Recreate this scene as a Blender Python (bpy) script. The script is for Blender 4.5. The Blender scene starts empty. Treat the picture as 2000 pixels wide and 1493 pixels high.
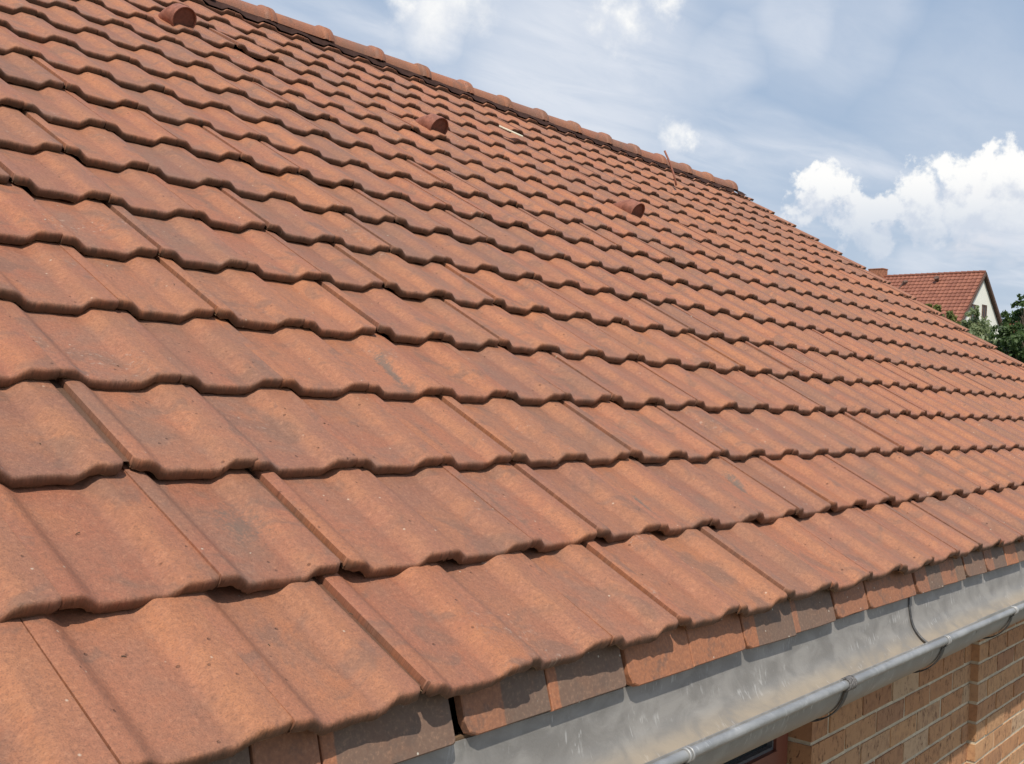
import bpy, math, random
import numpy as np
from mathutils import Vector, Matrix
random.seed(7); rng = np.random.default_rng(7)
S = bpy.context.scene
COL = S.collection
rad = math.radians

# ------------------------------------------------------------------ camera
F_PX = 2138.4
CAM = np.array([-1.185699, -1.0857961, 0.76263141])
RW = np.array([[0.63327554, -0.77248935, 0.04714118],
               [0.03794565, -0.02984657, -0.99883398],
               [0.77299561, 0.63432593, 0.0104115]])      # rows: right, down, forward
cd = bpy.data.cameras.new('camera'); cam = bpy.data.objects.new('camera', cd); COL.objects.link(cam)
cd.sensor_fit = 'HORIZONTAL'; cd.sensor_width = 36.0; cd.lens = 36.0 * F_PX / 2000.0
cd.clip_start = 0.05; cd.clip_end = 3000
m = Matrix(((RW[0][0], -RW[1][0], -RW[2][0], CAM[0]), (RW[0][1], -RW[1][1], -RW[2][1], CAM[1]),
            (RW[0][2], -RW[1][2], -RW[2][2], CAM[2]), (0, 0, 0, 1)))
cam.matrix_world = m
S.camera = cam

def ray(px, py, D):
    """point D metres in front of the camera seen at photo pixel (px,py)"""
    return CAM + RW.T @ np.array([(px - 1000) / F_PX, (py - 746.5) / F_PX, 1.0]) * D
def project(P):
    v = (np.asarray(P, float) - CAM) @ RW.T
    return 1000 + F_PX * v[..., 0] / v[..., 2], 746.5 + F_PX * v[..., 1] / v[..., 2], v[..., 2]

# ------------------------------------------------------------------ node helper
class NT:
    def __init__(s, tree):
        s.t = tree; s.t.nodes.clear()
    def n(s, typ, **kw):
        nd = s.t.nodes.new(typ)
        for k, v in kw.items(): setattr(nd, k, v)
        return nd
    def put(s, sock, v):
        if hasattr(v, 'links') or isinstance(v, bpy.types.NodeSocket): s.t.links.new(v, sock)
        else:
            if sock.type == 'RGBA' and not isinstance(v, (int, float)) and len(v) == 3: v = (*v, 1)
            sock.default_value = v
    def math(s, op, a, b=0.0, c=0.0, clamp=False):
        nd = s.n('ShaderNodeMath', operation=op, use_clamp=clamp)
        for i, v in enumerate((a, b, c)): s.put(nd.inputs[i], v)
        return nd.outputs[0]
    def vm(s, op, a, b=(0, 0, 0), out=0):
        nd = s.n('ShaderNodeVectorMath', operation=op)
        s.put(nd.inputs[0], a)
        if op == 'SCALE': s.put(nd.inputs['Scale'], b)
        else: s.put(nd.inputs[1], b)
        return nd.outputs[out]
    def mr(s, v, a, b, c=0.0, d=1.0, smooth=True):
        nd = s.n('ShaderNodeMapRange', interpolation_type='SMOOTHSTEP' if smooth else 'LINEAR')
        for i, x in enumerate((v, a, b, c, d)): s.put(nd.inputs[i], x)
        return nd.outputs[0]
    def noise(s, vec, scale, detail=3, rough=0.55, dist=0.0, lac=2.0):
        nd = s.n('ShaderNodeTexNoise')
        s.put(nd.inputs['Vector'], vec); s.put(nd.inputs['Scale'], scale); s.put(nd.inputs['Detail'], detail)
        s.put(nd.inputs['Roughness'], rough); s.put(nd.inputs['Distortion'], dist); s.put(nd.inputs['Lacunarity'], lac)
        return nd.outputs[0]
    def mix(s, f, a, b, typ='MIX'):
        nd = s.n('ShaderNodeMix', data_type='RGBA', blend_type=typ, clamp_factor=True)
        s.put(nd.inputs[0], f); s.put(nd.inputs[6], a); s.put(nd.inputs[7], b)
        return nd.outputs[2]
    def ramp(s, f, stops):
        nd = s.n('ShaderNodeValToRGB'); cr = nd.color_ramp
        while len(cr.elements) < len(stops): cr.elements.new(0.5)
        for e, (p, c) in zip(cr.elements, stops): e.position = p; e.color = (*c, 1)
        s.put(nd.inputs[0], f); return nd.outputs[0]

SUN_L = Vector((-0.46, -0.375, 0.805)).normalized()
SUN_EL = math.asin(SUN_L.z); SUN_AZ = math.atan2(SUN_L.x, SUN_L.y)

# ------------------------------------------------------------------ world: sky and clouds
W = bpy.data.worlds.new('World'); S.world = W; W.use_nodes = True
def cloud_group():
    g = bpy.data.node_groups.new('cumulus_density', 'ShaderNodeTree')
    g.interface.new_socket('Dir', in_out='INPUT', socket_type='NodeSocketVector')
    g.interface.new_socket('Density', in_out='OUTPUT', socket_type='NodeSocketFloat')
    k = NT(g); gi = k.n('NodeGroupInput'); go = k.n('NodeGroupOutput')
    d = gi.outputs[0]
    # billowy displacement of the direction
    n1 = k.n('ShaderNodeTexNoise'); k.put(n1.inputs['Vector'], d); n1.inputs['Scale'].default_value = 24; n1.inputs['Detail'].default_value = 7; n1.inputs['Roughness'].default_value = .62
    off = k.vm('SCALE', k.vm('SUBTRACT', n1.outputs['Color'], (.5, .5, .5)), 0.085)
    dd = k.vm('ADD', d, off)
    blobs = [(1955, 338, 52), (1885, 350, 50), (1850, 322, 32), (1790, 335, 30), (2010, 345, 66), (1790, 375, 45), (1905, 400, 75), (2000, 420, 85),
             (1578, 352, 30), (1612, 385, 48), (1655, 375, 30), (1560, 405, 40), (1680, 400, 40), (1735, 420, 45), (1690, 445, 50),
             (1800, 425, 50), (1630, 440, 40), (2075, 400, 80), (2170, 430, 100)]
    wisps = [(1312, 262, 34), (1340, 288, 26), (1230, 40, 44), (1180, 12, 40), (850, 22, 75), (905, 8, 60), (790, 15, 40), (1315, 4, 34)]
    acc = None
    for x, y, r in blobs:
        c = ray(x, y, 1.0) - CAM; c /= np.linalg.norm(c); R = r / F_PX * 0.9
        dist = k.vm('DISTANCE', dd, tuple(c), out=1)
        v = k.math('SUBTRACT', 1.0, k.math('DIVIDE', dist, R))
        v = k.math('MULTIPLY', v, min(1.0, r / 60))
        acc = v if acc is None else k.math('SMOOTH_MAX', acc, v, 0.25)
    for x, y, r in wisps:
        c = ray(x, y, 1.0) - CAM; c /= np.linalg.norm(c); R = r / F_PX * 1.3
        v = k.math('MULTIPLY', k.math('SUBTRACT', 1.0, k.math('DIVIDE', k.vm('DISTANCE', dd, tuple(c), out=1), R)), .26)
        acc = k.math('MAXIMUM', acc, k.math('SUBTRACT', v, .06))
    k.put(go.inputs[0], acc)
    return g
def build_world():
    k = NT(W.node_tree)
    tc = k.n('ShaderNodeTexCoord'); d = tc.outputs['Generated']
    sky = k.n('ShaderNodeTexSky', sky_type='NISHITA', sun_disc=False, sun_elevation=SUN_EL, sun_rotation=SUN_AZ,
              altitude=150, air_density=1.1, dust_density=2.2, ozone_density=1.6)
    sep = k.n('ShaderNodeSeparateXYZ'); k.put(sep.inputs[0], d); z = sep.outputs[2]
    grad = k.mix(k.mr(z, 0.0, 0.75, smooth=False), (3.15, 3.95, 5.05), (2.0, 3.05, 4.75))
    base = k.mix(0.82, sky.outputs[0], grad)
    # high thin veil: streaky cirrus, laid on a plane above so that it converges to the horizon
    zc = k.math('MAXIMUM', z, 0.04)
    pl = k.vm('DIVIDE', d, None or (1, 1, 1))
    cmb = k.n('ShaderNodeCombineXYZ')
    k.put(cmb.inputs[0], k.math('DIVIDE', sep.outputs[0], zc)); k.put(cmb.inputs[1], k.math('DIVIDE', sep.outputs[1], zc))
    mp = k.n('ShaderNodeMapping'); k.put(mp.inputs[0], cmb.outputs[0]); mp.inputs['Rotation'].default_value = (0, 0, rad(38)); mp.inputs['Scale'].default_value = (0.55, 1.5, 1); mp.inputs['Location'].default_value = (0.35, 0.15, 0)
    big = k.noise(mp.outputs[0], 0.75, 3, .5, .35)
    fine = k.noise(mp.outputs[0], 3.2, 6, .62, .6)
    veil = k.math('MULTIPLY', k.mr(big, .40, .68), k.mr(fine, .25, .75, .45, 1.0))
    # the bright veil bank left of centre and thin band along the top, by direction
    for x, y, r, a in ((1400, 110, 120, .6), (1550, 62, 120, .65), (1700, 25, 130, .5), (1805, 508, 60, .75), (1880, 512, 55, .6), (1965, 485, 60, .7), (1690, 535, 40, .6), (1235, 45, 45, .6), (1318, 275, 50, .65), (1190, 25, 60, .7), (1130, 150, 330, .85), (1290, 100, 170, .35), (1000, 190, 170, .5), (850, 20, 110, .9), (1320, 5, 60, .5), (1600, 45, 190, .45), (1900, 230, 260, .35), (1330, 290, 45, .45)):
        c = ray(x, y, 1.0) - CAM; c /= np.linalg.norm(c); R = r / F_PX
        nn = k.noise(d, 9, 4, .55)
        dist = k.vm('DISTANCE', k.vm('ADD', d, k.vm('SCALE', k.vm('SUBTRACT', mixcol(k, d, 9), (.5, .5, .5)), .10)), tuple(c), out=1)
        v = k.math('MULTIPLY', k.mr(dist, R * .25, R * 1.15, 1.0, 0.0), a)
        v = k.math('MULTIPLY', v, k.mr(fine, .15, .75, .55, 1.0))
        veil = k.math('MAXIMUM', veil, v)
    c1 = k.mix(k.math('MULTIPLY', veil, .92), base, (6.3, 6.5, 6.95))
    # horizon paleness
    hz = k.mr(z, 0.0, 0.30, .55, 0.0)
    c2 = k.mix(hz, c1, (4.65, 5.15, 5.95))
    # cumulus
    G = cloud_group()
    g0 = k.n('ShaderNodeGroup'); g0.node_tree = G; k.put(g0.inputs[0], d)
    g1 = k.n('ShaderNodeGroup'); g1.node_tree = G; k.put(g1.inputs[0], k.vm('ADD', d, (-0.006, -0.004, 0.020)))
    dens = g0.outputs[0]
    a = k.math('MULTIPLY', k.mr(dens, -0.10, 0.26), k.mr(z, .125, .205, .40, 1.0))
    lit = k.math('SUBTRACT', dens, g1.outputs[0])
    soft = k.noise(d, 30, 5, .6)
    lit = k.mr(k.math('ADD', k.math('MULTIPLY', lit, .8), k.math('MULTIPLY', k.math('SUBTRACT', soft, .5), .55)), -0.30, 0.22)
    lit = k.math('MULTIPLY', lit, k.mr(z, .13, .21, .35, 1.0))
    cc = k.mix(lit, (5.35, 5.65, 6.25), (7.7, 7.65, 7.5))
    c3 = k.mix(k.math('MULTIPLY', a, .97), c2, cc)
    # soft low bank under the cumulus and scattered low clouds round the horizon
    lowm = k.n('ShaderNodeMapping'); k.put(lowm.inputs[0], d); lowm.inputs['Scale'].default_value = (1, 1, 2.6)
    low = k.noise(lowm.outputs[0], 7.5, 5, .55)
    lowa = k.math('MULTIPLY', k.mr(low, .50, .66), k.math('MULTIPLY', k.mr(z, .02, .10), k.mr(z, .13, .24, 1.0, 0.0)))
    c4 = k.mix(k.math('MULTIPLY', lowa, .7), c3, (6.4, 6.3, 6.5))
    # below the horizon
    c5 = k.mix(k.mr(z, -.02, 0.0), (1.0, 1.1, .8), c4)
    bg = k.n('ShaderNodeBackground'); k.put(bg.inputs[0], c5); bg.inputs[1].default_value = 0.12
    out = k.n('ShaderNodeOutputWorld'); k.put(out.inputs[0], bg.outputs[0])
def mixcol(k, d, sc):
    n1 = k.n('ShaderNodeTexNoise'); k.put(n1.inputs['Vector'], d); n1.inputs['Scale'].default_value = sc; n1.inputs['Detail'].default_value = 4
    return n1.outputs['Color']
build_world()

# ------------------------------------------------------------------ sun, exposure
sd = bpy.data.lights.new('sun', 'SUN'); sd.energy = 3.6; sd.angle = rad(0.53); sd.color = (1.0, 0.93, 0.84)
sun = bpy.data.objects.new('sun', sd); COL.objects.link(sun)
sun.rotation_euler = SUN_L.to_track_quat('Z', 'Y').to_euler(); sun.location = (0, 0, 20)
S.view_settings.view_transform = 'Standard'; S.view_settings.look = 'None'
S.view_settings.gamma = 1; S.view_settings.use_curve_mapping = False
S.view_settings.exposure = 0.15

# ------------------------------------------------------------------ mesh helpers
GZ = -2.9                                   # ground height
class MB:
    def __init__(s): s.v = []; s.f = []; s.c = []
    def add(s, vs, fs):
        b = len(s.v); s.v += [tuple(map(float, p)) for p in vs]; s.f += [tuple(i + b for i in f) for f in fs]
    def box(s, a, b, jit=0.0):
        (x0, y0, z0), (x1, y1, z1) = a, b
        vs = [(x0, y0, z0), (x1, y0, z0), (x1, y1, z0), (x0, y1, z0), (x0, y0, z1), (x1, y0, z1), (x1, y1, z1), (x0, y1, z1)]
        if jit: vs = [tuple(c + random.uniform(-jit, jit) for c in p) for p in vs]
        s.add(vs, [(0, 3, 2, 1), (4, 5, 6, 7), (0, 1, 5, 4), (1, 2, 6, 5), (2, 3, 7, 6), (3, 0, 4, 7)])
    def tube(s, pts, r, n=8, caps=True):
        pts = [np.array(p, float) for p in pts]; rs = r if isinstance(r, (list, tuple)) else [r] * len(pts)
        rings = []; up = None
        for i, p in enumerate(pts):
            t = pts[min(i + 1, len(pts) - 1)] - pts[max(i - 1, 0)]; t = t / (np.linalg.norm(t) + 1e-9)
            a = np.cross(t, (0, 0, 1)) if up is None else up - t * (up @ t)
            if np.linalg.norm(a) < 1e-3: a = np.cross(t, (1, 0, 0))
            a /= np.linalg.norm(a); up = a; b = np.cross(t, a)
            rings.append([p + rs[i] * (math.cos(q) * a + math.sin(q) * b) for q in np.arange(n) * 2 * math.pi / n])
        vs = [v for R in rings for v in R]; fs = []
        for i in range(len(pts) - 1):
            for j in range(n): fs.append((i * n + j, i * n + (j + 1) % n, (i + 1) * n + (j + 1) % n, (i + 1) * n + j))
        if caps: fs.append(tuple(range(n))[::-1]); fs.append(tuple((len(pts) - 1) * n + j for j in range(n)))
        s.add(vs, fs)
WL = {}                                      # world location of every parent (none is rotated)
def link(name, me, parent=None, loc=(0, 0, 0), matrix=None):
    o = bpy.data.objects.new(name, me); COL.objects.link(o)
    pl = np.array(WL.get(parent.name, (0, 0, 0))) if parent else np.zeros(3)
    if parent: o.parent = parent
    if matrix is not None:
        mm = matrix.copy(); mm.translation = Vector(np.array(mm.translation) - pl); o.matrix_local = mm
        WL[o.name] = tuple(np.array(matrix.translation))
    else:
        o.location = tuple(np.array(loc) - pl); WL[o.name] = tuple(loc)
    return o
def mesh(name, mb, mat, parent=None, loc=None, smooth=False, kind=None, angle=None):
    """mb in world coordinates; the object origin is put at loc (default: the parent's origin)"""
    if loc is None: loc = WL[parent.name] if parent else (0, 0, 0)
    me = bpy.data.meshes.new(name)
    v = np.array(mb.v) - np.array(loc); me.from_pydata(v.tolist(), [], mb.f); me.update()
    me.materials.append(mat)
    if smooth: me.shade_smooth()
    if angle: me.set_sharp_from_angle(angle=rad(angle)) if hasattr(me, 'set_sharp_from_angle') else None
    o = link(name, me, parent, loc)
    if kind: o['kind'] = kind
    return o
def empty(name, loc, label, cat, group=None):
    o = bpy.data.objects.new(name, None); COL.objects.link(o); o.location = loc; WL[o.name] = tuple(loc); o.empty_display_size = .3
    o['label'] = label; o['category'] = cat
    if group: o['group'] = group
    return o

# ------------------------------------------------------------------ materials
def newmat(name):
    mt = bpy.data.materials.new(name); mt.use_nodes = True; k = NT(mt.node_tree)
    b = k.n('ShaderNodeBsdfPrincipled'); o = k.n('ShaderNodeOutputMaterial'); k.put(o.inputs[0], b.outputs[0])
    return mt, k, b
def bump(k, b, h, strength=.3, dist=.01):
    nd = k.n('ShaderNodeBump'); nd.inputs['Strength'].default_value = strength; nd.inputs['Distance'].default_value = dist
    k.put(nd.inputs['Height'], h); k.put(b.inputs['Normal'], nd.outputs[0]); return nd
TH = rad(32); CT, ST = math.cos(TH), math.sin(TH)
G = 0.34; WT = 0.2995
def plane(X, U, N=0.0): return np.array([X, U * CT - N * ST, U * ST + N * CT])

def tile_material(name, merged):
    mt, k, b = newmat(name)
    if merged:
        at = k.n('ShaderNodeAttribute', attribute_name='rnd'); r = at.outputs['Fac']
    else:
        oi = k.n('ShaderNodeObjectInfo'); r = oi.outputs['Random']
    geo = k.n('ShaderNodeNewGeometry'); P = geo.outputs['Position']
    r2 = k.math('FRACT', k.math('MULTIPLY', r, 7.31)); r3 = k.math('FRACT', k.math('MULTIPLY', r, 23.7)); r4 = k.math('FRACT', k.math('MULTIPLY', r, 61.3))
    # roof-plane coordinates: X, U (up the slope), N
    sp = k.n('ShaderNodeSeparateXYZ'); k.put(sp.inputs[0], P)
    X = sp.outputs[0]; U = k.math('ADD', k.math('MULTIPLY', sp.outputs[1], CT), k.math('MULTIPLY', sp.outputs[2], ST))
    cv = k.n('ShaderNodeCombineXYZ'); k.put(cv.inputs[0], X); k.put(cv.inputs[1], U); k.put(cv.inputs[2], k.math('MULTIPLY', r, 40.0))
    Q = cv.outputs[0]
    uv = k.n('ShaderNodeUVMap'); us = k.n('ShaderNodeSeparateXYZ'); k.put(us.inputs[0], uv.outputs[0])
    tu = us.outputs[0]; sv = us.outputs[1]                    # across 0..1, distance from the nose in metres
    base = k.ramp(r2, [(0, (.345, .146, .088)), (.25, (.325, .125, .073)), (.45, (.385, .158, .086)), (.65, (.295, .130, .084)), (.85, (.235, .115, .080)), (1, (.375, .158, .080))])
    # firing colour clouds
    n1 = k.noise(Q, 5.0, 3, .5)
    base = k.mix(k.mr(n1, .42, .68, 0, .55), base, (.41, .172, .078))
    st = k.n('ShaderNodeMapping'); k.put(st.inputs[0], Q); st.inputs['Scale'].default_value = (22, 2.2, 1)
    n2 = k.noise(st.outputs[0], 1.0, 3, .55)
    base = k.mix(k.mr(n2, .45, .72, 0, .50), base, (.25, .125, .088))
    # weathering film: greyish patches, stronger on some tiles and in the pan
    n3 = k.noise(Q, 9.0, 5, .62, .4)
    pan = k.math('MULTIPLY', k.mr(tu, .16, .30), k.mr(tu, .66, .82, 1, 0))
    w = k.math('MULTIPLY', k.mr(n3, .40, .68), k.math('ADD', k.math('MULTIPLY', k.mr(r3, .25, 1.0), .48), k.math('MULTIPLY', pan, .30)))
    base = k.mix(w, base, (.225, .145, .115))
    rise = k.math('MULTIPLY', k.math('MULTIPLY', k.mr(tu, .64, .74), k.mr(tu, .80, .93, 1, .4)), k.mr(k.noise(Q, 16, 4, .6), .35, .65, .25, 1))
    base = k.mix(k.math('MULTIPLY', rise, .42), base, (.50, .225, .105))  # sun-facing rise painted lighter: sunlight put into the colour, plus less weathering
    r5 = k.math('FRACT', k.math('MULTIPLY', r, 113.1))
    base = k.mix(k.math('MULTIPLY', k.mr(r5, .60, .95), k.mr(n1, .35, .65, .05, .60)), base, (.185, .118, .092))
    n9 = k.noise(Q, 7.0, 4, .6, .8)
    base = k.mix(k.math('MULTIPLY', k.mr(n9, .54, .66), .60), base, (.165, .108, .084))
    # darker half tile where neighbours overlapped in the kiln
    half = k.mr(k.math('ADD', tu, k.math('MULTIPLY', k.math('SUBTRACT', n1, .5), .35)), k.math('MULTIPLY', r4, 1.6), k.math('ADD', k.math('MULTIPLY', r4, 1.6), .05))
    base = k.mix(k.math('MULTIPLY', half, .20), base, (.22, .12, .09))
    # fine grain
    n4 = k.noise(Q, 120, 4, .65)
    base = k.mix(k.mr(n4, .30, .75, .0, .50, smooth=False), base, (.20, .095, .06))
    n4b = k.noise(Q, 105, 6, .75); base = k.mix(k.mr(n4b, .50, .74, 0, .42), base, (.50, .26, .16)); base = k.mix(k.mr(n4b, .50, .28, 0, .60), base, (.15, .08, .055)); n4c = k.noise(Q, 330, 2, .6); base = k.mix(k.mr(n4c, .52, .30, 0, .45), base, (.13, .07, .05))
    # dark brown on nose edge, lip face, side walls and joint strip, uneven border
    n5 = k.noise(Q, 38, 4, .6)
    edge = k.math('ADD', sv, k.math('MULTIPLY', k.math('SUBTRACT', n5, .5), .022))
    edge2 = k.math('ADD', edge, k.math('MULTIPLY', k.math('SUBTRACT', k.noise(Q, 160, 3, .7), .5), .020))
    nose_dark = k.mr(edge2, -.012, .010, 1, 0)
    base = k.mix(k.math('MULTIPLY', nose_dark, k.mr(U, .8, 2.4, .74, .95)), base, (.075, .048, .032))
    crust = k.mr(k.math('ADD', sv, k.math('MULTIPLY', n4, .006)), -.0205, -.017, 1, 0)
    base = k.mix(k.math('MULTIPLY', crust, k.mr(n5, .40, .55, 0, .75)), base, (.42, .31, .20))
    # dark pits and small light specks
    vo = k.n('ShaderNodeTexVoronoi'); k.put(vo.inputs['Vector'], Q); vo.inputs['Scale'].default_value = 30
    sc = k.n('ShaderNodeSeparateColor'); k.put(sc.inputs[0], vo.outputs['Color'])
    pit = k.math('MULTIPLY', k.mr(vo.outputs['Distance'], .05, .13, 1, 0), k.math('GREATER_THAN', sc.outputs[0], .72))
    base = k.mix(k.math('MULTIPLY', pit, .7), base, (.09, .045, .03))
    v2 = k.n('ShaderNodeTexVoronoi'); k.put(v2.inputs['Vector'], k.vm('ADD', Q, (3.3, 1.7, 0))); v2.inputs['Scale'].default_value = 34
    s2 = k.n('ShaderNodeSeparateColor'); k.put(s2.inputs[0], v2.outputs['Color'])
    spk = k.math('MULTIPLY', k.mr(v2.outputs['Distance'], .04, .12, 1, 0), k.math('GREATER_THAN', s2.outputs[0], .90))
    base = k.mix(k.math('MULTIPLY', spk, .6), base, (.55, .48, .40))
    # lichen bloom, sparse
    n6 = k.noise(Q, 60, 3, .6); n7 = k.noise(Q, 3.5, 2, .5)
    li = k.math('MULTIPLY', k.mr(n6, .58, .70), k.mr(n7, .62, .75))
    base = k.mix(k.math('MULTIPLY', li, .45), base, (.46, .38, .33))
    # the few soot-grey smears one can see in the photograph (position on the roof, half length/width, tilt)
    for cx, cu, hl, hw, a in ((5.36, 2.36, .30, .055, -12), (3.66, 4.40, .34, .055, -12), (7.70, 2.58, .22, .06, -14), (.6, 2.55, .22, .16, 0), (.22, 4.09, .055, .11, 20)):
        dx = k.math('SUBTRACT', X, cx * WT); du = k.math('SUBTRACT', U, cu * G)
        ca, sa = math.cos(rad(a)), math.sin(rad(a))
        l = k.math('DIVIDE', k.math('ADD', k.math('MULTIPLY', du, ca), k.math('MULTIPLY', dx, -sa)), hl * G)
        t = k.math('DIVIDE', k.math('ADD', k.math('MULTIPLY', du, sa), k.math('MULTIPLY', dx, ca)), hw * WT * 1.2)
        rr = k.math('ADD', k.math('SQRT', k.math('ADD', k.math('MULTIPLY', l, l), k.math('MULTIPLY', t, t))), k.math('ADD', k.math('MULTIPLY', k.math('SUBTRACT', n5, .5), 1.3), k.math('MULTIPLY', k.math('SUBTRACT', n4b, .5), 2.6)))
        soft = .7 if hw < .1 else .9
        base = k.mix(k.math('MULTIPLY', k.mr(rr, 1 - soft, 1.1, 1, 0), .80 if hw < .1 else .55), base, (.125, .108, .092))
    base = k.vm('MULTIPLY', base, (1.16, 1.08, .985))
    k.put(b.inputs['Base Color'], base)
    k.put(b.inputs['Roughness'], k.mr(n3, .3, .7, .55, .78)); b.inputs['Specular IOR Level'].default_value = .38
    h = k.math('ADD', k.math('MULTIPLY', n4, .35), k.math('ADD', k.math('MULTIPLY', n3, .6), k.math('MULTIPLY', pit, -.6)))
    bump(k, b, k.math('ADD', k.math('ADD', h, k.math('MULTIPLY', n4c, .18)), k.math('MULTIPLY', n4b, .6)), .9, .0045)
    return mt
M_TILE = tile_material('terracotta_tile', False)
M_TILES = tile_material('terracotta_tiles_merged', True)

def simple(name, col, rough=.8, metal=0, nscale=8, var=.25, bumpd=.003, stretch=(1, 1, 1), spec=.4):
    mt, k, b = newmat(name)
    g = k.n('ShaderNodeNewGeometry'); mp = k.n('ShaderNodeMapping'); k.put(mp.inputs[0], g.outputs['Position']); mp.inputs['Scale'].default_value = stretch
    n = k.noise(mp.outputs[0], nscale, 5, .6)
    c = k.mix(k.mr(n, .3, .7, 0, 1), tuple(x * (1 - var) for x in col), tuple(min(1, x * (1 + var)) for x in col))
    k.put(b.inputs['Base Color'], c); b.inputs['Roughness'].default_value = rough; b.inputs['Metallic'].default_value = metal
    b.inputs['Specular IOR Level'].default_value = spec
    bump(k, b, k.noise(mp.outputs[0], nscale * 6, 3, .6), .4, bumpd)
    return mt
def brick_material():
    mt, k, b = newmat('rustic_brick')
    oi = k.n('ShaderNodeObjectInfo'); at = k.n('ShaderNodeAttribute', attribute_name='rnd')
    r = k.math('FRACT', k.math('ADD', oi.outputs['Random'], at.outputs['Fac']))
    g = k.n('ShaderNodeNewGeometry'); P = g.outputs['Position']
    Q = k.vm('ADD', P, k.vm('SCALE', (7.7, 3.1, 5.3), r))
    base = k.ramp(r, [(0, (.51, .27, .135)), (.25, (.46, .235, .12)), (.5, (.56, .32, .165)), (.7, (.39, .195, .105)), (.86, (.58, .40, .25)), (1, (.49, .27, .14))])
    mp = k.n('ShaderNodeMapping'); k.put(mp.inputs[0], Q); mp.inputs['Scale'].default_value = (75, 75, 34)
    n = k.noise(mp.outputs[0], 1.0, 4, .7, .4)
    area = k.noise(Q, 9, 2, .5)
    fl = k.math('MULTIPLY', k.mr(n, .555, .63), k.mr(area, .38, .55))
    base = k.mix(k.math('MULTIPLY', fl, .8), base, (.10, .05, .03))
    n2 = k.noise(Q, 26, 5, .6); base = k.mix(k.mr(n2, .45, .72, 0, .45), base, (.22, .11, .07))
    k.put(b.inputs['Base Color'], base); b.inputs['Roughness'].default_value = .9; b.inputs['Specular IOR Level'].default_value = .2
    bump(k, b, k.math('SUBTRACT', k.noise(Q, 90, 4, .65), k.math('MULTIPLY', fl, .8)), .6, .004)
    return mt
M_BRICK = brick_material()
M_MORTAR = simple('mortar', (.60, .505, .36), .95, nscale=20, var=.15, bumpd=.004)
def zinc_material(name='weathered_zinc', base0=(.31, .295, .268), metal=.18):
    mt, k, b = newmat(name)
    g = k.n('ShaderNodeNewGeometry'); P = g.outputs['Position']
    mp = k.n('ShaderNodeMapping'); k.put(mp.inputs[0], P); mp.inputs['Scale'].default_value = (8, 12, 12)
    n1 = k.noise(mp.outputs[0], 1.0, 6, .62, .5)
    base = k.mix(k.mr(n1, .35, .68), tuple(c * .84 for c in base0), tuple(c * 1.17 for c in base0))
    # run marks across the channel, scuffs
    mp2 = k.n('ShaderNodeMapping'); k.put(mp2.inputs[0], P); mp2.inputs['Scale'].default_value = (90, 22, 22)
    n2 = k.noise(mp2.outputs[0], 1.0, 3, .6, .6)
    ms = k.n('ShaderNodeMapping'); k.put(ms.inputs[0], P); ms.inputs['Scale'].default_value = (7, 22, 22)
    n3 = k.noise(ms.outputs[0], 1.0, 2, .5)
    sc = k.math('MULTIPLY', k.mr(n2, .56, .68), k.mr(n3, .50, .62))
    base = k.mix(k.math('MULTIPLY', sc, .5), base, (.62, .61, .58))
    # tan silt where water stands: towards the front bottom of the channel
    sp = k.n('ShaderNodeSeparateXYZ'); k.put(sp.inputs[0], P)
    silt = k.math('MULTIPLY', k.mr(sp.outputs[2], -.02, -.07, 0, 1), k.mr(n1, .25, .6, .35, 1))
    base = k.mix(k.math('MULTIPLY', silt, .55), base, (.40, .31, .20))
    k.put(b.inputs['Base Color'], base); b.inputs['Metallic'].default_value = metal
    k.put(b.inputs['Roughness'], k.math('ADD', k.mr(n1, .3, .7, .42, .62), k.math('MULTIPLY', silt, .25)))
    bump(k, b, k.math('ADD', k.noise(P, 160, 3, .6), k.math('MULTIPLY', n1, 2)), .25, .002)
    return mt
M_ZINC = zinc_material()
M_BEAD = zinc_material('zinc_bead', (.36, .355, .34), .45)
M_DARKMETAL = simple('dark_steel', (.12, .12, .12), .55, .7, 60, .3)
M_WIRE = simple('twisted_wire', (.18, .17, .16), .6, .6, 200, .5)
M_WOOD = simple('old_wood', (.18, .11, .06), .85, 0, 14, .3, stretch=(1, 8, 8))
M_UNDER = simple('roof_underlay', (.022, .015, .013), .95, spec=.1)
M_RED = simple('red_brown_paint', (.20, .065, .04), .45, 0, 5, .12, .001)
M_SEAL = simple('grey_gasket', (.13, .12, .12), .6, 0, 30, .1, .0005)
M_CREAM = simple('cream_strip', (.66, .58, .42), .7, 0, 14, .15)
def vent_mat():
    mt, k, b = newmat('vent_clay'); g = k.n('ShaderNodeNewGeometry'); n = k.noise(g.outputs['Position'], 30, 4, .6)
    k.put(b.inputs['Base Color'], k.mix(k.mr(n, .3, .7), (.20, .075, .045), (.34, .13, .08))); b.inputs['Roughness'].default_value = .7
    return mt
M_VENT = vent_mat()
M_CAPDISC = simple('vent_disc', (.17, .062, .04), .75, 0, 40, .2)
def glass_mat():
    mt, k, b = newmat('window_glass'); b.inputs['Base Color'].default_value = (.03, .035, .035, 1); b.inputs['Roughness'].default_value = .06
    b.inputs['Specular IOR Level'].default_value = .9; return mt
M_GLASS = glass_mat()

# ------------------------------------------------------------------ the tiled house
XL, XV = -2.1, 10.93                         # left end (behind the camera) and right verge
HL = (4.4, 5.45, GZ)
house = empty('brick_house', HL, 'brick house under the big terracotta tiled roof filling the picture, zinc gutter along its eaves', 'house')
RIDGE_U = 18.54 * G; RY, RZ = RIDGE_U * CT, RIDGE_U * ST

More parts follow.
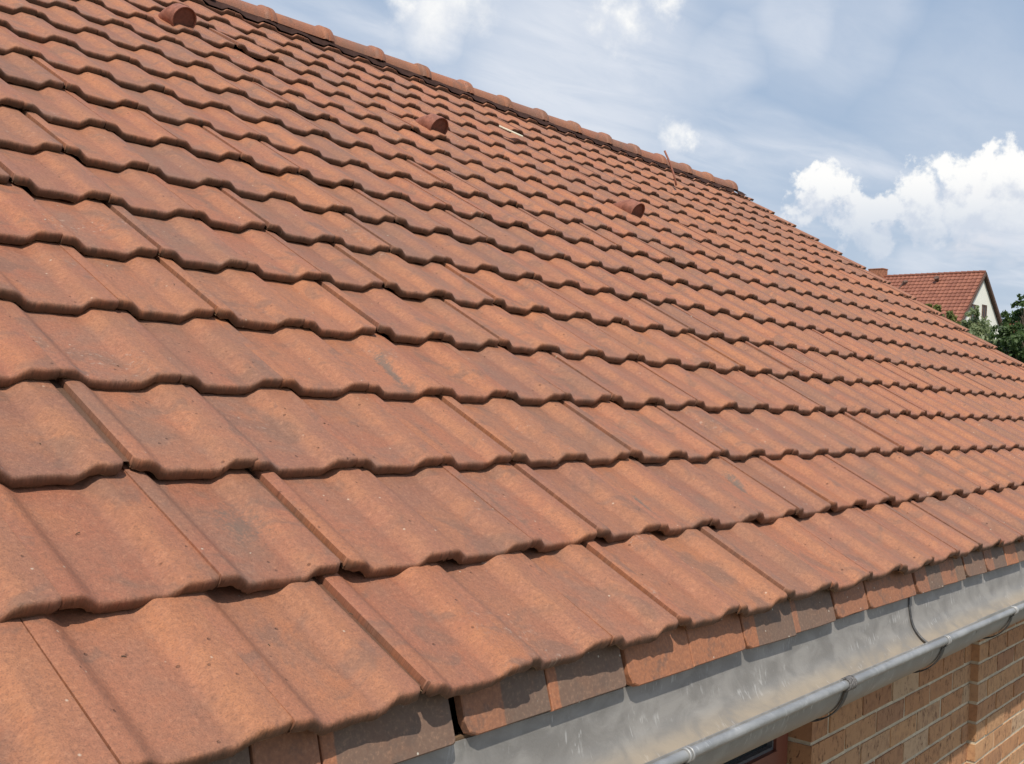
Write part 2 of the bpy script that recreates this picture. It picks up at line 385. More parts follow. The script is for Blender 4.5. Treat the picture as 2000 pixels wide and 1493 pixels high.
mb = MB()   # roof deck under the tiles, both slopes
for (y0, z0, y1, z1) in ((.38, .38 * ST / CT - .075, RY, RZ - .075), (2 * RY - .38, .38 * ST / CT - .075, RY, RZ - .075)):
    mb.add([(XL + .05, y0, z0), (XV - .06, y0, z0), (XV - .06, y1, z1), (XL + .05, y1, z1),
            (XL + .05, y0, z0 - .04), (XV - .06, y0, z0 - .04), (XV - .06, y1, z1 - .04), (XL + .05, y1, z1 - .04)],
           [(0, 1, 2, 3), (7, 6, 5, 4), (0, 4, 5, 1), (1, 5, 6, 2), (3, 7, 4, 0)])
roof = mesh('roof', mb, M_UNDER, house)

# tile shape --------------------------------------------------------
H_RIB = .0245
def prof(t):
    def ss(a, b, x): x = np.clip((x - a) / (b - a), 0, 1); return x * x * (3 - 2 * x)
    return np.maximum(1 - ss(.10, .27, t), ss(.66, .80, t)) + .03 * np.cos((t - .48) * 9) * ss(.3, .4, t) * (1 - ss(.58, .68, t))
def tile_template(ts, ss_, seed=None, gapl=.0002, gapr=.0002, nose_n=.0016, fine=True, ol=0, orr=0):
    """grid tile: local x across, y up the slope, z out of the roof; returns verts, faces, uv (per vertex)"""
    r = np.random.default_rng(seed or 0)
    ts = np.array(ts); n = len(ts)
    xs = gapl + ts * (WT - gapl - gapr)
    hh = prof(ts) * H_RIB
    ph = r.uniform(0, 6, 6)
    wob = sum(np.sin(ts * f * 6 + ph[i]) * a for i, (f, a) in enumerate(((1.1, .9), (2.7, .6), (5.3, .45), (9.1, .35)))) * nose_n if fine else 0 * ts
    corner = (.002 + .011 * ol) * np.clip(1 - ts / .05, 0, 1) ** 2 + (.002 + .011 * orr) * np.clip((ts - .95) / .05, 0, 1) ** 2
    gapl += .0058 * ol; gapr += .0058 * orr; xs = gapl + ts * (WT - gapl - gapr)
    V = []; UV = []
    RN = .0085; T0 = .031
    def zt(s): return T0 - .094 * s
    rows = []
    warp = r.uniform(-1, 1) * .0012
    for s in ss_:
        if s < RN: dz = RN - math.sqrt(max(0, RN * RN - (RN - s) ** 2))
        else: dz = 0
        dz = dz * .8
        z = zt(s) + hh - dz + warp * (ts - .5) * 2
        # rounded shoulder of the side edges
        z = z - (.0005 + .002 * ol) * np.clip(1 - ts / .018, 0, 1) - (.0005 + .003 * orr) * np.clip((ts - .982) / .018, 0, 1)
        y = s + (wob + corner) * max(0, 1 - s / .05)
        rows.append(np.c_[xs, y * np.ones(n), z]); UV.append(np.c_[ts, np.full(n, s)])
    # front face: down from the nose, slightly undercut and rough
    front = []
    b0 = rows[0].copy()
    bot = np.c_[xs, wob + corner + .003, .0030 + hh * .97 + (r.normal(0, .0014, n) if fine else 0)]
    mid = (b0 + bot) / 2; mid[:, 1] -= .003
    if fine: mid[:, 1] += r.normal(0, .0012, n)
    ch = bot.copy(); ch[:, 1] += .002; ch[:, 2] += .0; ch2 = bot.copy(); ch2[:, 1] = .05; ch2[:, 2] = hh * .97 + .003
    seq = [ch2, bot, mid] + rows if fine else [bot] + rows
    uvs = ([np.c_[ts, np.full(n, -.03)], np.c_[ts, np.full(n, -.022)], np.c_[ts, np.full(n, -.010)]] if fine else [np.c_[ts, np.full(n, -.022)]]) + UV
    V = np.concatenate(seq); UVV = np.concatenate(uvs); m_ = len(seq)
    Fc = []
    for i in range(m_ - 1):
        for j in range(n - 1): Fc.append((i * n + j, i * n + j + 1, (i + 1) * n + j + 1, (i + 1) * n + j))
    V = V.tolist(); UVV = UVV.tolist()
    # side walls (21 mm deep) and the interlock strip that runs under the left neighbour
    first = 1 if fine else 0
    def side(col, sign):
        base = len(V); ks = range(first, m_)
        for i in ks:
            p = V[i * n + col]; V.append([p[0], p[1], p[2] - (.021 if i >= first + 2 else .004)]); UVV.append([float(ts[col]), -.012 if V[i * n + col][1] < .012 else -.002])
        for a, i in enumerate(list(ks)[:-1]):
            q = (i * n + col, (i + 1) * n + col, base + a + 1, base + a)
            Fc.append(q if sign > 0 else q[::-1])
    side(0, -1 * -1); side(n - 1, -1)
    b = len(V); z0 = T0 - .0135 + H_RIB
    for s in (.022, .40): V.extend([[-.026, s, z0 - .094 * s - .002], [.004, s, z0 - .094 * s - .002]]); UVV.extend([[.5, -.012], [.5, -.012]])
    Fc.append((b, b + 1, b + 3, b + 2))
    return np.array(V), Fc, np.array(UVV)
TS_F = [0, .012, .03, .07, .10, .125, .15, .175, .20, .225, .25, .275, .34, .42, .50, .58, .64, .66, .68, .70, .72, .74, .76, .78, .80, .84, .90, .96, .988, 1]
SS_F = [0, .0015, .004, .0075, .012, .017, .024, .04, .09, .16, .24, .32, .40]
TS_C = [0, .06, .10, .145, .185, .225, .27, .47, .66, .70, .73, .76, .80, .90, 1]
SS_C = [0, .003, .009, .018, .12, .40]
def tile_mesh(name, seed, ol, orr):
    V, Fc, UVV = tile_template(TS_F, SS_F, seed, ol=ol, orr=orr)
    me = bpy.data.meshes.new(name); me.from_pydata(V.tolist(), [], Fc); me.materials.append(M_TILE)
    uv = me.uv_layers.new(name='UVMap'); li = np.zeros(len(me.loops), dtype=np.int32); me.loops.foreach_get('vertex_index', li)
    uv.data.foreach_set('uv', UVV[li].astype(np.float32).ravel())
    me.shade_smooth(); me.set_sharp_from_angle(angle=rad(52)); me.update()
    return me
TILE_MESHES = {(a, b_): [tile_mesh('roof_tile', 100 + 10 * a + 20 * b_ + i, a, b_) for i in range(5)] for a in (0, 1) for b_ in (0, 1)}

OPEN = {(1, 1), (1, 4), (1, 6), (1, 12), (2, 1), (2, 4), (2, 9), (2, 11), (3, 0), (3, 4), (3, 6), (3, 8), (3, 14), (4, 7), (4, 9), (4, 13), (4, 18),
        (5, 2), (5, 4), (5, 6), (5, 12), (5, 14), (5, 16), (5, 20), (6, 2), (6, 5), (6, 7), (6, 12), (6, 19), (7, 1), (7, 4), (7, 6), (8, 2), (8, 7), (9, 5), (9, 12), (9, 14), (10, 3), (10, 10), (10, 11)}
ro = random.Random(11)
for k_ in range(5, 19):
    for c_ in range(0, 37):
        if ro.random() < .06: OPEN.add((k_, c_))
VENTS = [(7.87, 15.33), (12.99, 13.38), (18.11, 11.52)]
NC0, NC1, NR = -7, 36, 18
tiles = []
rr = random.Random(3)
shift = {}
for k in range(1, NR + 1):
    acc = 0; rowj = rr.gauss(0, .0025)
    for c in range(NC0, NC1 + 1):
        x0 = c * WT + {1: -.045, 2: .012}.get(k, 0)
        if x0 + WT > XV + .02: x0 = XV - WT - .001 if x0 < XV - .1 else None
        if x0 is None: continue
        near_open_right = (k, c + 1) in OPEN; near_open_left = (k, c) in OPEN
        big = {(3, 0): .010, (2, 1): .005, (1, 1): .004, (1, 4): .003, (3, 6): .004, (8, 2): .004, (5, 4): .004, (4, 7): .004}.get((k, c), 0)
        dx = (-.003 if near_open_right else 0) + (.003 if near_open_left else 0) + big + rr.gauss(0, .0008)
        du = rr.gauss(0, .0035) + rowj; dn = abs(rr.gauss(0, .0010)); yaw = rr.gauss(0, .0022); roll = rr.gauss(0, .0035); pit = abs(rr.gauss(0, .004))
        if near_open_left: dn += .003; yaw -= .006
        if near_open_right: roll += .012; yaw += .005
        if (k, c) in ((15, 9), (16, 5), (13, 12), (9, 16), (14, 22), (12, 8)): pit += .017; yaw += .016; dn += .003
        tiles.append((k, c, x0 + dx, k * G + du, dn, yaw, roll, pit))
def sag(u):
    q_ = min(1, max(0, (u / G - 8) / 10)); return -.028 * q_ * q_ * (3 - 2 * q_)
def tile_matrix(t):
    k, c, x, u, n_, yaw, roll, pit = t; n_ += sag(u)
    B = Matrix(((1, 0, 0), (0, CT, -ST), (0, ST, CT))).to_4x4()
    Rl = Matrix.Rotation(yaw, 4, 'Z') @ Matrix.Rotation(roll, 4, 'Y') @ Matrix.Rotation(-pit * .0 + pit, 4, 'X')
    cen = Matrix.Translation((WT / 2, .2, 0))
    Ml = Matrix.Translation((x, u, n_)) @ cen @ Rl @ cen.inverted()
    # pit lifts the nose: rotate about the head of the tile
    head = Matrix.Translation((WT / 2, .38, 0)); 
    Ml = Matrix.Translation((x, u, n_)) @ head @ Matrix.Rotation(yaw, 4, 'Z') @ Matrix.Rotation(roll, 4, 'Y') @ Matrix.Rotation(-pit, 4, 'X') @ head.inverted()
    if k == NR: Ml = Ml @ Matrix.Diagonal((1, .50, 1, 1))
    return B @ Ml
def screen_area(k, c):
    P = np.array([plane(c * WT, k * G), plane((c + 1) * WT, k * G), plane((c + 1) * WT, (k + 1) * G), plane(c * WT, (k + 1) * G)])
    x, y, z = project(P)
    if z.min() < .15: return -1
    x0, x1, y0, y1 = max(x.min(), 0), min(x.max(), 2000), max(y.min(), 0), min(y.max(), 1493)
    if x1 <= x0 or y1 <= y0: return -1
    full = (x.max() - x.min()) * (y.max() - y.min())
    A = .5 * abs(sum(x[i] * y[(i + 1) % 4] - x[(i + 1) % 4] * y[i] for i in range(4)))
    return A * (x1 - x0) * (y1 - y0) / full
scored = sorted(tiles, key=lambda t: -screen_area(t[0], t[1]))
single = [t for t in scored[:298] if screen_area(t[0], t[1]) > 0]
rest = scored[len(single):]
mb = MB(); pl_ = [plane(x_, u_, n_ + sag(u_)) for x_ in (XV - .045, XV - .012) for u_ in (.345, 10 * G, 14 * G, 18.3 * G) for n_ in (-.10, .010)]
for i_ in range(3):
    a_ = i_ * 2
    mb.add([pl_[a_], pl_[a_ + 1], pl_[a_ + 3], pl_[a_ + 2], pl_[8 + a_], pl_[9 + a_], pl_[11 + a_], pl_[10 + a_]], [(0, 1, 2, 3), (7, 6, 5, 4), (1, 5, 6, 2), (0, 3, 7, 4), (0, 4, 5, 1), (3, 2, 6, 7)])
mesh('verge_board', mb, M_WOOD, roof)
# vents replace tiles: cut nothing, the hood sits on its tile
for i, t in enumerate(single):
    kk, cc_ = t[0], t[1]
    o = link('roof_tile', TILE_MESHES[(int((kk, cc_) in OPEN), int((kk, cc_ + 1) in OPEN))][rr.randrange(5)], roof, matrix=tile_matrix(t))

def merged(name, items, mats_fn, parent, mat, mirror=False):
    Vf, Ff, Uf = tile_template(TS_C, SS_C, 1, fine=False)
    Ff = np.array([f for f in Ff]); nv = len(Vf)
    allV = []; allF = []; R_ = []
    for i, t in enumerate(items):
        Mt = np.array(mats_fn(t)); allV.append(Vf @ Mt[:3, :3].T + Mt[:3, 3]); allF.append(Ff + i * nv)
    V = np.concatenate(allV) - np.array(WL[parent.name]); Fq = np.concatenate(allF)
    me = bpy.data.meshes.new(name); me.vertices.add(len(V)); me.vertices.foreach_set('co', V.ravel())
    me.loops.add(Fq.size); me.loops.foreach_set('vertex_index', Fq.ravel().astype(np.int32))
    me.polygons.add(len(Fq)); me.polygons.foreach_set('loop_start', np.arange(0, Fq.size, 4, dtype=np.int32))
    me.update(calc_edges=True); me.materials.append(mat)
    uv = me.uv_layers.new(name='UVMap'); UU = np.tile(Uf, (len(items), 1)); uv.data.foreach_set('uv', UU[Fq.ravel()].astype(np.float32).ravel())
    at = me.attributes.new('rnd', 'FLOAT', 'FACE'); at.data.foreach_set('value', np.repeat(rng.random(len(items)), len(Ff)).astype(np.float32))
    me.shade_smooth(); me.set_sharp_from_angle(angle=rad(52))
    o = link(name, me, parent, WL[parent.name]); o['kind'] = 'stuff'
    return o
def rear_matrix(t):
    Mt = tile_matrix(t); cy = RY
    # turn the front slope half a turn about the vertical axis through the ridge middle
    T = Matrix.Translation(((XL + XV) / 2, cy, 0)) @ Matrix.Rotation(math.pi, 4, 'Z') @ Matrix.Translation((-(XL + XV) / 2, -cy, 0))
    return T @ Mt
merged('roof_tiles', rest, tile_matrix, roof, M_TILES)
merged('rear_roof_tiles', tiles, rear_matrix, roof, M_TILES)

# ridge caps ---------------------------------------------------------
CAPY, CAPZ, CR = 5.345, 3.325, .104
def cap_mesh():
    mb = MB(); n = 14; L = .555
    prof_ = [(-.0, 1.0, .0), (.49, .93, .0), (.50, .93, 0), (.508, 1.03, 0), (.518, 1.10, 0), (.545, 1.12, 0), (.556, 1.06, 0)]
    prof_ = [(0, .90), (.40, .985), (.455, 1.0), (.458, 1.04), (.464, 1.12), (.470, 1.16), (.490, 1.16), (.494, 1.06), (.508, 1.06), (.512, 1.16), (.545, 1.15), (.558, 1.06)]
    rows = len(prof_)
    for inner in (0, 1):
        for s, q in prof_:
            rr_ = CR * q - (.014 if inner else 0)
            for j in range(n + 1):
                a = math.pi * j / n
                # flattened, slightly peaked section with skirts
                y = -math.cos(a) * rr_; z = math.sin(a) * rr_ * 1.02
                mb.v.append((s, y, z))
    def idx(i, r_, j): return i * rows * (n + 1) + r_ * (n + 1) + j
    for r_ in range(rows - 1):
        for j in range(n):
            mb.f.append((idx(0, r_, j), idx(0, r_ + 1, j), idx(0, r_ + 1, j + 1), idx(0, r_, j + 1))[::-1])
            mb.f.append((idx(1, r_, j), idx(1, r_ + 1, j), idx(1, r_ + 1, j + 1), idx(1, r_, j + 1)))
        for j in (0, n):
            q = (idx(0, r_, j), idx(0, r_ + 1, j), idx(1, r_ + 1, j), idx(1, r_, j)); mb.f.append(q if j else q[::-1])
    for r_ in (0, rows - 1):
        for j in range(n):
            q = (idx(0, r_, j), idx(0, r_, j + 1), idx(1, r_, j + 1), idx(1, r_, j)); mb.f.append(q if r_ == 0 else q[::-1])
    me = bpy.data.meshes.new('ridge_cap'); me.from_pydata(mb.v, [], mb.f); me.materials.append(M_TILE)
    uv = me.uv_layers.new(name='UVMap')
    for l in uv.data: l.uv = (.05, .15)
    me.shade_smooth(); me.set_sharp_from_angle(angle=rad(40)); return me
CAPM = cap_mesh(); SP = .532
for i in range(-11, 14):
    x = 3.648 + i * SP - .51
    if x < XL - .2 or x > XV - .4: continue
    Mx = Matrix.Translation((x, CAPY + rr.gauss(0, .003), CAPZ + rr.gauss(0, .002))) @ Matrix.Rotation(rr.gauss(0, .006), 4, 'Z') @ Matrix.Rotation(rr.gauss(-.004, .004), 4, 'Y')
    link('ridge_cap', CAPM, roof, matrix=Mx)
# closing disc of the last cap, ridge batten and dark brown strip under the caps
mb = MB(); n = 14; xe = 3.648 + 13 * SP + .045
vs = [(xe, CAPY - math.cos(math.pi * j / n) * CR * 1.05, CAPZ + math.sin(math.pi * j / n) * CR * 1.05) for j in range(n + 1)]
vs2 = [(xe + .02, y, z) for x, y, z in vs]
mb.add(vs + vs2, [tuple(range(n + 1)), tuple(range(2 * n + 1, n, -1))] + [(j, j + 1, n + 2 + j, n + 1 + j) for j in range(n)])
o = mesh('ridge_end_disc', mb, M_TILE, roof); 
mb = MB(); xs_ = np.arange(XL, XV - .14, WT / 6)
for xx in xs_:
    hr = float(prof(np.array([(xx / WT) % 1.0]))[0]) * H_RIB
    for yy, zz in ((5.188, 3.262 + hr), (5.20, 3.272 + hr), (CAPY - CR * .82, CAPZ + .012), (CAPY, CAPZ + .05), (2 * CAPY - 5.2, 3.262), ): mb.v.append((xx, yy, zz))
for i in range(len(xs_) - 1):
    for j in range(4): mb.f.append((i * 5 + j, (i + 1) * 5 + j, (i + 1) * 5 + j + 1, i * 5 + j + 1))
mesh('ridge_dark_strip', mb, simple('ridge_strip_brown', (.050, .026, .020), .9, spec=.1), roof)

# vent hoods ----------------------------------------------------------
def hood(cx, cu):
    """short round pipe that leaves the tile level with the slope, closed by a recessed disc"""
    o0 = plane(cx * WT, cu * G, .060)
    ax = np.array([0, -math.cos(rad(29)), -math.sin(rad(29))]); right = np.array([1.0, 0, 0]); up = np.cross(right, -ax); up = -np.cross(ax, right); up /= np.linalg.norm(up)
    if up[2] < 0: up = -up
    n = 28; R = .071
    mb = MB()
    stations = [(-.17, R * .50), (-.11, R * .80), (-.04, R), (.018, R), (.020, R * 1.05), (.052, R * 1.06), (.052, R * .985), (.040, R * .98)]
    for s, r_ in stations:
        for j in range(n):
            a = 2 * math.pi * j / n
            mb.v.append(tuple(o0 + ax * s + up * min(0, (s + .03) * .45) + right * math.cos(a) * r_ + up * math.sin(a) * r_))
    for i in range(len(stations) - 1):
        for j in range(n): mb.f.append((i * n + j, i * n + (j + 1) % n, (i + 1) * n + (j + 1) % n, (i + 1) * n + j))
    h = mesh('vent_hood', mb, M_VENT, roof, loc=tuple(o0), smooth=True, angle=45)
    md = MB(); md.v = [tuple(o0 + ax * .040)] + [tuple(o0 + ax * .040 + right * math.cos(2 * math.pi * j / n) * R * .98 + up * math.sin(2 * math.pi * j / n) * R * .98) for j in range(n)]
    md.v += [tuple(np.array(p) - ax * .02) for p in md.v]
    md.f = [(0, 1 + j, 1 + (j + 1) % n) for j in range(n)] + [(n + 1, n + 2 + (j + 1) % n, n + 2 + j) for j in range(n)]
    mesh('vent_disc', md, M_CAPDISC, h)
    # flat saddle that flashes the pipe into the tile course
    ms = MB(); wv = .15
    c = plane(cx * WT, cu * G)
    def pl(x, u, n_): return plane(cx * WT + x, cu * G + u, n_)
    ms.add([pl(-wv, .0, .035), pl(wv, .0, .035), pl(wv, .34, .052), pl(-wv, .34, .052), pl(-wv, 0, .012), pl(wv, 0, .012), pl(wv, .34, .03), pl(-wv, .34, .03)],
           [(0, 1, 2, 3), (4, 5, 1, 0), (5, 6, 2, 1), (7, 4, 0, 3)])
for v in VENTS: hood(*v)

# loose cream strip of board lying on the tiles, conductor rod at the ridge
p0 = plane(17.32 * WT, 15.34 * G, .055); p1 = plane(17.78 * WT, 14.92 * G, .066)
dv = p1 - p0; dv /= np.linalg.norm(dv); nn = np.array([0, -ST, CT]); sd_ = np.cross(nn, dv)
strip = MB(); w_, h_ = .026, .006
strip.add([tuple(p + sd_ * a * w_ + nn * b_ * h_) for p in (p0, p1) for a in (-1, 1) for b_ in (0, 1)],
          [(0, 2, 3, 1), (4, 5, 7, 6), (0, 1, 5, 4), (2, 6, 7, 3), (1, 3, 7, 5), (0, 4, 6, 2)])
o = mesh('wood_strip', strip, M_CREAM, None, loc=tuple(p0)); o['label'] = 'pale cream strip of wood lying on the tiles just below the ridge'; o['category'] = 'board'
rod = MB(); a = plane(26.66 * WT, 15.66 * G, .045); top = a + np.array([-.05, .12, .34])
rod.tube([a, a + np.array([.0, .03, .1]), a + np.array([-.02, .07, .22]), top], .010, 7)
o = mesh('conductor_rod', rod, M_VENT, roof, loc=tuple(a), smooth=True)

# straw bits and small chips that lie on the near tiles
rd_ = random.Random(21)
for nm, n_, mat_ in (('straw_bits', 70, simple('dry_straw', (.10, .065, .04), .9)), ('stone_chips', 26, simple('pale_chip', (.55, .48, .38), .9))):
    mb = MB()
    for _ in range(n_):
        kx = rd_.uniform(-1, 16); ku = rd_.uniform(1.15, 7.9) if rd_.random() < .7 else rd_.uniform(1.1, 3.5)
        fr = ku - math.floor(ku)
        if fr < .12: ku += .15; fr = ku - math.floor(ku)
        h_ = .031 - .094 * fr * G + float(prof(np.array([kx % 1.0]))[0]) * H_RIB + .0022
        a_ = rd_.uniform(0, math.pi)
        p_ = plane(kx * WT, ku * G, h_)
        if nm == 'straw_bits':
            l_ = rd_.uniform(.003, .010); q_ = plane(kx * WT + math.cos(a_) * l_, ku * G + math.sin(a_) * l_, h_ + .001)
            mb.tube([p_, (p_ + q_) / 2 + np.array([0, 0, .001]), q_], rd_.uniform(.0006, .0012), 5)
        else:
            r_ = rd_.uniform(.0012, .003); mb.box(tuple(p_ - r_), tuple(p_ + np.array([r_, r_ * .8, r_ * .6])), r_ * .5)
    mesh(nm, mb, mat_, roof, kind='stuff')

# eaves tiles (flat, under the first course) ----------------------------
def flat_tile(w, cut, seed):
    r = random.Random(seed); L = .125; T = .020
    out = [(0, L), (0, cut[0] + .002), (cut[0] * .3, cut[0] * .3), (cut[0], 0)] if cut[0] else [(0, L), (0, 0)]
    out += [(w * .5, r.uniform(-.002, .002))]
    out += [(w - cut[1], 0), (w - cut[1] * .3, cut[1] * .3), (w, cut[1]), (w, L)] if cut[1] else [(w, 0), (w, L)]
    n = len(out); e = .0025
    cx, cy = w / 2, L / 2
    v = [(x, y, 0) for x, y in out] + [(x, y, T - e) for x, y in out] + [(cx + (x - cx) * (1 - 2 * e / w), cy + (y - cy) * (1 - 2 * e / L), T) for x, y in out]
    f = [tuple(range(n)), tuple(range(3 * n - 1, 2 * n - 1, -1))] + [(i + b * n, i + (b + 1) * n, (i + 1) % n + (b + 1) * n, (i + 1) % n + b * n) for i in range(n) for b in (0, 1)]
    me = bpy.data.meshes.new('eaves_tile'); me.from_pydata(v, [], f); return me
def eaves_material():
    mt, k, b = newmat('eaves_tile_clay')
    oi = k.n('ShaderNodeObjectInfo'); r = oi.outputs['Random']; tcn = k.n('ShaderNodeTexCoord'); O = tcn.outputs['Object']
    sp = k.n('ShaderNodeSeparateXYZ'); k.put(sp.inputs[0], O)
    Q = k.vm('ADD', O, k.vm('SCALE', (5.1, 9.3, 3.7), r))
    n1 = k.noise(Q, 14, 4, .6); r2 = k.math('FRACT', k.math('MULTIPLY', r, 9.7))
    a_ = k.ramp(r, [(0, (.38, .15, .072)), (.35, (.43, .17, .078)), (.6, (.31, .145, .085)), (1, (.40, .155, .07))])
    b_ = k.ramp(r2, [(0, (.20, .13, .09)), (.5, (.16, .115, .085)), (1, (.27, .16, .09))])
    # kiln boundary across the tile: one part sharply greyer
    edge = k.math('ADD', sp.outputs[0], k.math('MULTIPLY', k.math('SUBTRACT', n1, .5), .016))
    cut = k.mr(r2, 0, 1, -.02, .24, smooth=False)
    m_ = k.mr(edge, cut, k.math('ADD', cut, .006))
    base = k.mix(k.math('MULTIPLY', k.math('MULTIPLY', m_, .92), k.math('GREATER_THAN', k.math('FRACT', k.math('MULTIPLY', r, 31.7)), .35)), a_, b_)
    base = k.mix(k.mr(n1, .45, .75, 0, .4), base, (.24, .12, .07))
    n4 = k.noise(Q, 110, 4, .7); base = k.mix(k.mr(n4, .40, .70, 0, .45), base, (.16, .085, .06)); n8 = k.noise(Q, 22, 5, .65); base = k.mix(k.mr(n8, .52, .66, 0, .5), base, (.13, .09, .07)); base = k.mix(k.mr(n4, .48, .30, 0, .25), base, (.55, .30, .18))
    v2 = k.n('ShaderNodeTexVoronoi'); k.put(v2.inputs['Vector'], Q); v2.inputs['Scale'].default_value = 60
    s2 = k.n('ShaderNodeSeparateColor'); k.put(s2.inputs[0], v2.outputs['Color'])
    base = k.mix(k.math('MULTIPLY', k.mr(v2.outputs['Distance'], .1, .2, 1, 0), k.math('GREATER_THAN', s2.outputs[0], .93)), base, (.6, .55, .45))
    k.put(b.inputs['Base Color'], base); b.inputs['Roughness'].default_value = .75; bump(k, b, n4, .4, .002)
    return mt
M_EAVE = eaves_material()
bounds = [(-2.1, -1.83), (-1.825, -1.55), (-1.54, -1.26), (-1.255, -.97), (-.96, -.69), (-.685, -.40), (-.39, -.12), (-.115, .014), (.020, .332), (.368, .626), (.629, .905), (.915, 1.19), (1.193, 1.466),
          (1.476, 1.775), (1.778, 2.062), (2.076, 2.325), (2.345, 2.772), (2.790, 3.06), (3.063, 3.336), (3.350, 3.606), (3.622, 3.90)]
x = 3.905
while x < XV - .3: w = rr.uniform(.265, .285); bounds.append((x, x + w)); x += w + rr.choice((.003, .003, .012))
for i, (x0, x1) in enumerate(bounds):
    w = x1 - x0
    gapl = i and x0 - bounds[i - 1][1] > .008; gapr = i + 1 < len(bounds) and bounds[i + 1][0] - x1 > .008
    me = flat_tile(w, (.030 if gapl else 0, .008 if gapr else 0), i); me.materials.append(M_EAVE)
    aa = rad(73); B = Matrix(((1, 0, 0), (0, math.cos(aa), -math.sin(aa)), (0, math.sin(aa), math.cos(aa)))).to_4x4()
    Xs = -1.186 + (x0 + 1.186) * 1.028
    me.transform(Matrix.Diagonal((1.028, 1, 1, 1)))
    link('eaves_tile', me, roof, matrix=Matrix.Translation((Xs, .306 + rr.gauss(0, .0015), .0905 + rr.gauss(0, .0015))) @ B @ Matrix.Rotation(rr.gauss(0, .010), 4, 'Z') @ Matrix.Rotation(rr.gauss(0, .01), 4, 'X'))


# gutter ---------------------------------------------------------------
GY, GZC, GR = .188, .0265, .117
def gutter_profile():
    P_ = [(.3125, .088), (.3120, .055)]
    for a in np.linspace(8, 180, 23): P_.append((GY + GR * math.cos(rad(a)), GZC - GR * math.sin(rad(a)) ))
    P_ += [(GY - GR - .0005, GZC + .002), (GY - GR + .001, GZC + .012)]
    return P_
def sweep_sheet(x0, x1, P_, th, mat, name, parent, nseg=1):
    mb = MB(); n = len(P_); P_ = np.array(P_)
    T = np.gradient(P_, axis=0); T /= np.linalg.norm(T, axis=1)[:, None]; Nn = np.c_[T[:, 1], -T[:, 0]]
    Po = P_ - Nn * th
    if Po[n // 2][1] > P_[n // 2][1]: Po = P_ + Nn * th
    xs = np.linspace(x0, x1, nseg + 1)
    for xx in xs:
        for p in P_: mb.v.append((xx, p[0], p[1]))
        for p in Po: mb.v.append((xx, p[0], p[1]))
    m2 = 2 * n
    for i in range(nseg):
        for j in range(n - 1):
            mb.f.append((i * m2 + j, i * m2 + j + 1, (i + 1) * m2 + j + 1, (i + 1) * m2 + j))
            mb.f.append((i * m2 + n + j, (i + 1) * m2 + n + j, (i + 1) * m2 + n + j + 1, i * m2 + n + j + 1))
        for j in (0, n - 1): mb.f.append((i * m2 + j, (i + 1) * m2 + j, (i + 1) * m2 + n + j, i * m2 + n + j))
    for i in (0, nseg):
        for j in range(n - 1): mb.f.append((i * m2 + j, i * m2 + n + j, i * m2 + n + j + 1, i * m2 + j + 1))
    return mesh(name, mb, mat, parent, smooth=True, angle=40)
GPR = gutter_profile()
SEAM = 2.90
gutter = sweep_sheet(XL, SEAM, GPR, .0025, M_ZINC, 'gutter', house, 1)
shifted = [(y * 1.0 + (.0035 if y > GY else -.0035) * abs(y - GY) / GR * .6, z + .0045) for y, z in GPR]
sweep_sheet(SEAM - .03, XV + .03, shifted, .0025, M_ZINC, 'gutter_section', gutter, 1)
mb = MB(); gp = [(y * 1, z + .0052) for y, z in shifted]
ring = [(SEAM - .031, y, z) for y, z in gp[:-3]]
mb.tube([(SEAM - .036, GY + (y - GY) * .975, z + .0015) for _, y, z in ring], .0048, 6); mesh('gutter_seam', mb, M_DARKMETAL, gutter, smooth=True)
BY, BZ, BR = GY - GR - .009, .0245, .0122
mb = MB(); mb.tube([(XL, BY, BZ), (SEAM - .16, BY, BZ)], BR, 20); mb.tube([(SEAM - .17, BY, BZ), (XV + .03, BY, BZ)], BR * .93, 20)
mesh('gutter_bead', mb, M_BEAD, gutter, smooth=True, angle=50)
def strap(x, wrap):
    mb = MB()
    if wrap == 'wire':
        for q in range(4):
            xx = x - .018 + q * .012
            mb.tube([(xx + .002 * math.sin(t), BY + math.cos(t) * (BR + .003), BZ + math.sin(t) * (BR + .003)) for t in np.linspace(0, 2 * math.pi, 17)],   .0036, 6, caps=False)
    else:
        for q in range(2):
            xx = x + q * .014
            mb.tube([(xx, BY + math.cos(t) * (BR + .0015), BZ + math.sin(t) * (BR + .0015)) for t in np.linspace(0, 2 * math.pi, 21)], .0035, 6, caps=False)
    s = mesh('gutter_bracket', mb, M_WIRE if wrap == 'wire' else M_BEAD, gutter, smooth=True)
    if wrap != 'ring':
        ms = MB(); w = .013
        pts = [(BY - .004, BZ - BR - .002)] + [(GY + (GR + .008) * math.cos(rad(a)), GZC - (GR + .008) * math.sin(rad(a))) for a in np.linspace(170, 60, 14)] + [(.318, -.06), (.40, -.077)]
        for y, z in pts: ms.v += [(x - w, y, z), (x + w, y, z), (x + w, y, z - .004), (x - w, y, z - .004)]
        for i in range(len(pts) - 1):
            for j in range(4): ms.f.append((i * 4 + j, i * 4 + (j + 1) % 4, i * 4 + 4 + (j + 1) % 4, i * 4 + 4 + j))
        mesh('strap', ms, M_DARKMETAL, s)
for xx, wr in ((.84, 'strap'), (1.70, 'wire'), (2.50, 'strap'), (3.29, 'strap'), (4.1, 'wire'), (4.9, 'strap'), (5.7, 'strap'), (6.5, 'strap'), (7.3, 'strap'), (8.1, 'strap'), (8.9, 'strap'), (9.7, 'strap'), (10.5, 'strap'), (0.0, 'strap'), (-.8, 'strap'), (-1.6, 'strap')):
    strap(xx, wr)
mb = MB(); mb.box((XL, .316, -.075), (XV - .05, .42, -.055)); mb.box((XL, .316, -.055), (XV - .05, .330, .095)); mesh('soffit_board', mb, M_WOOD, house)

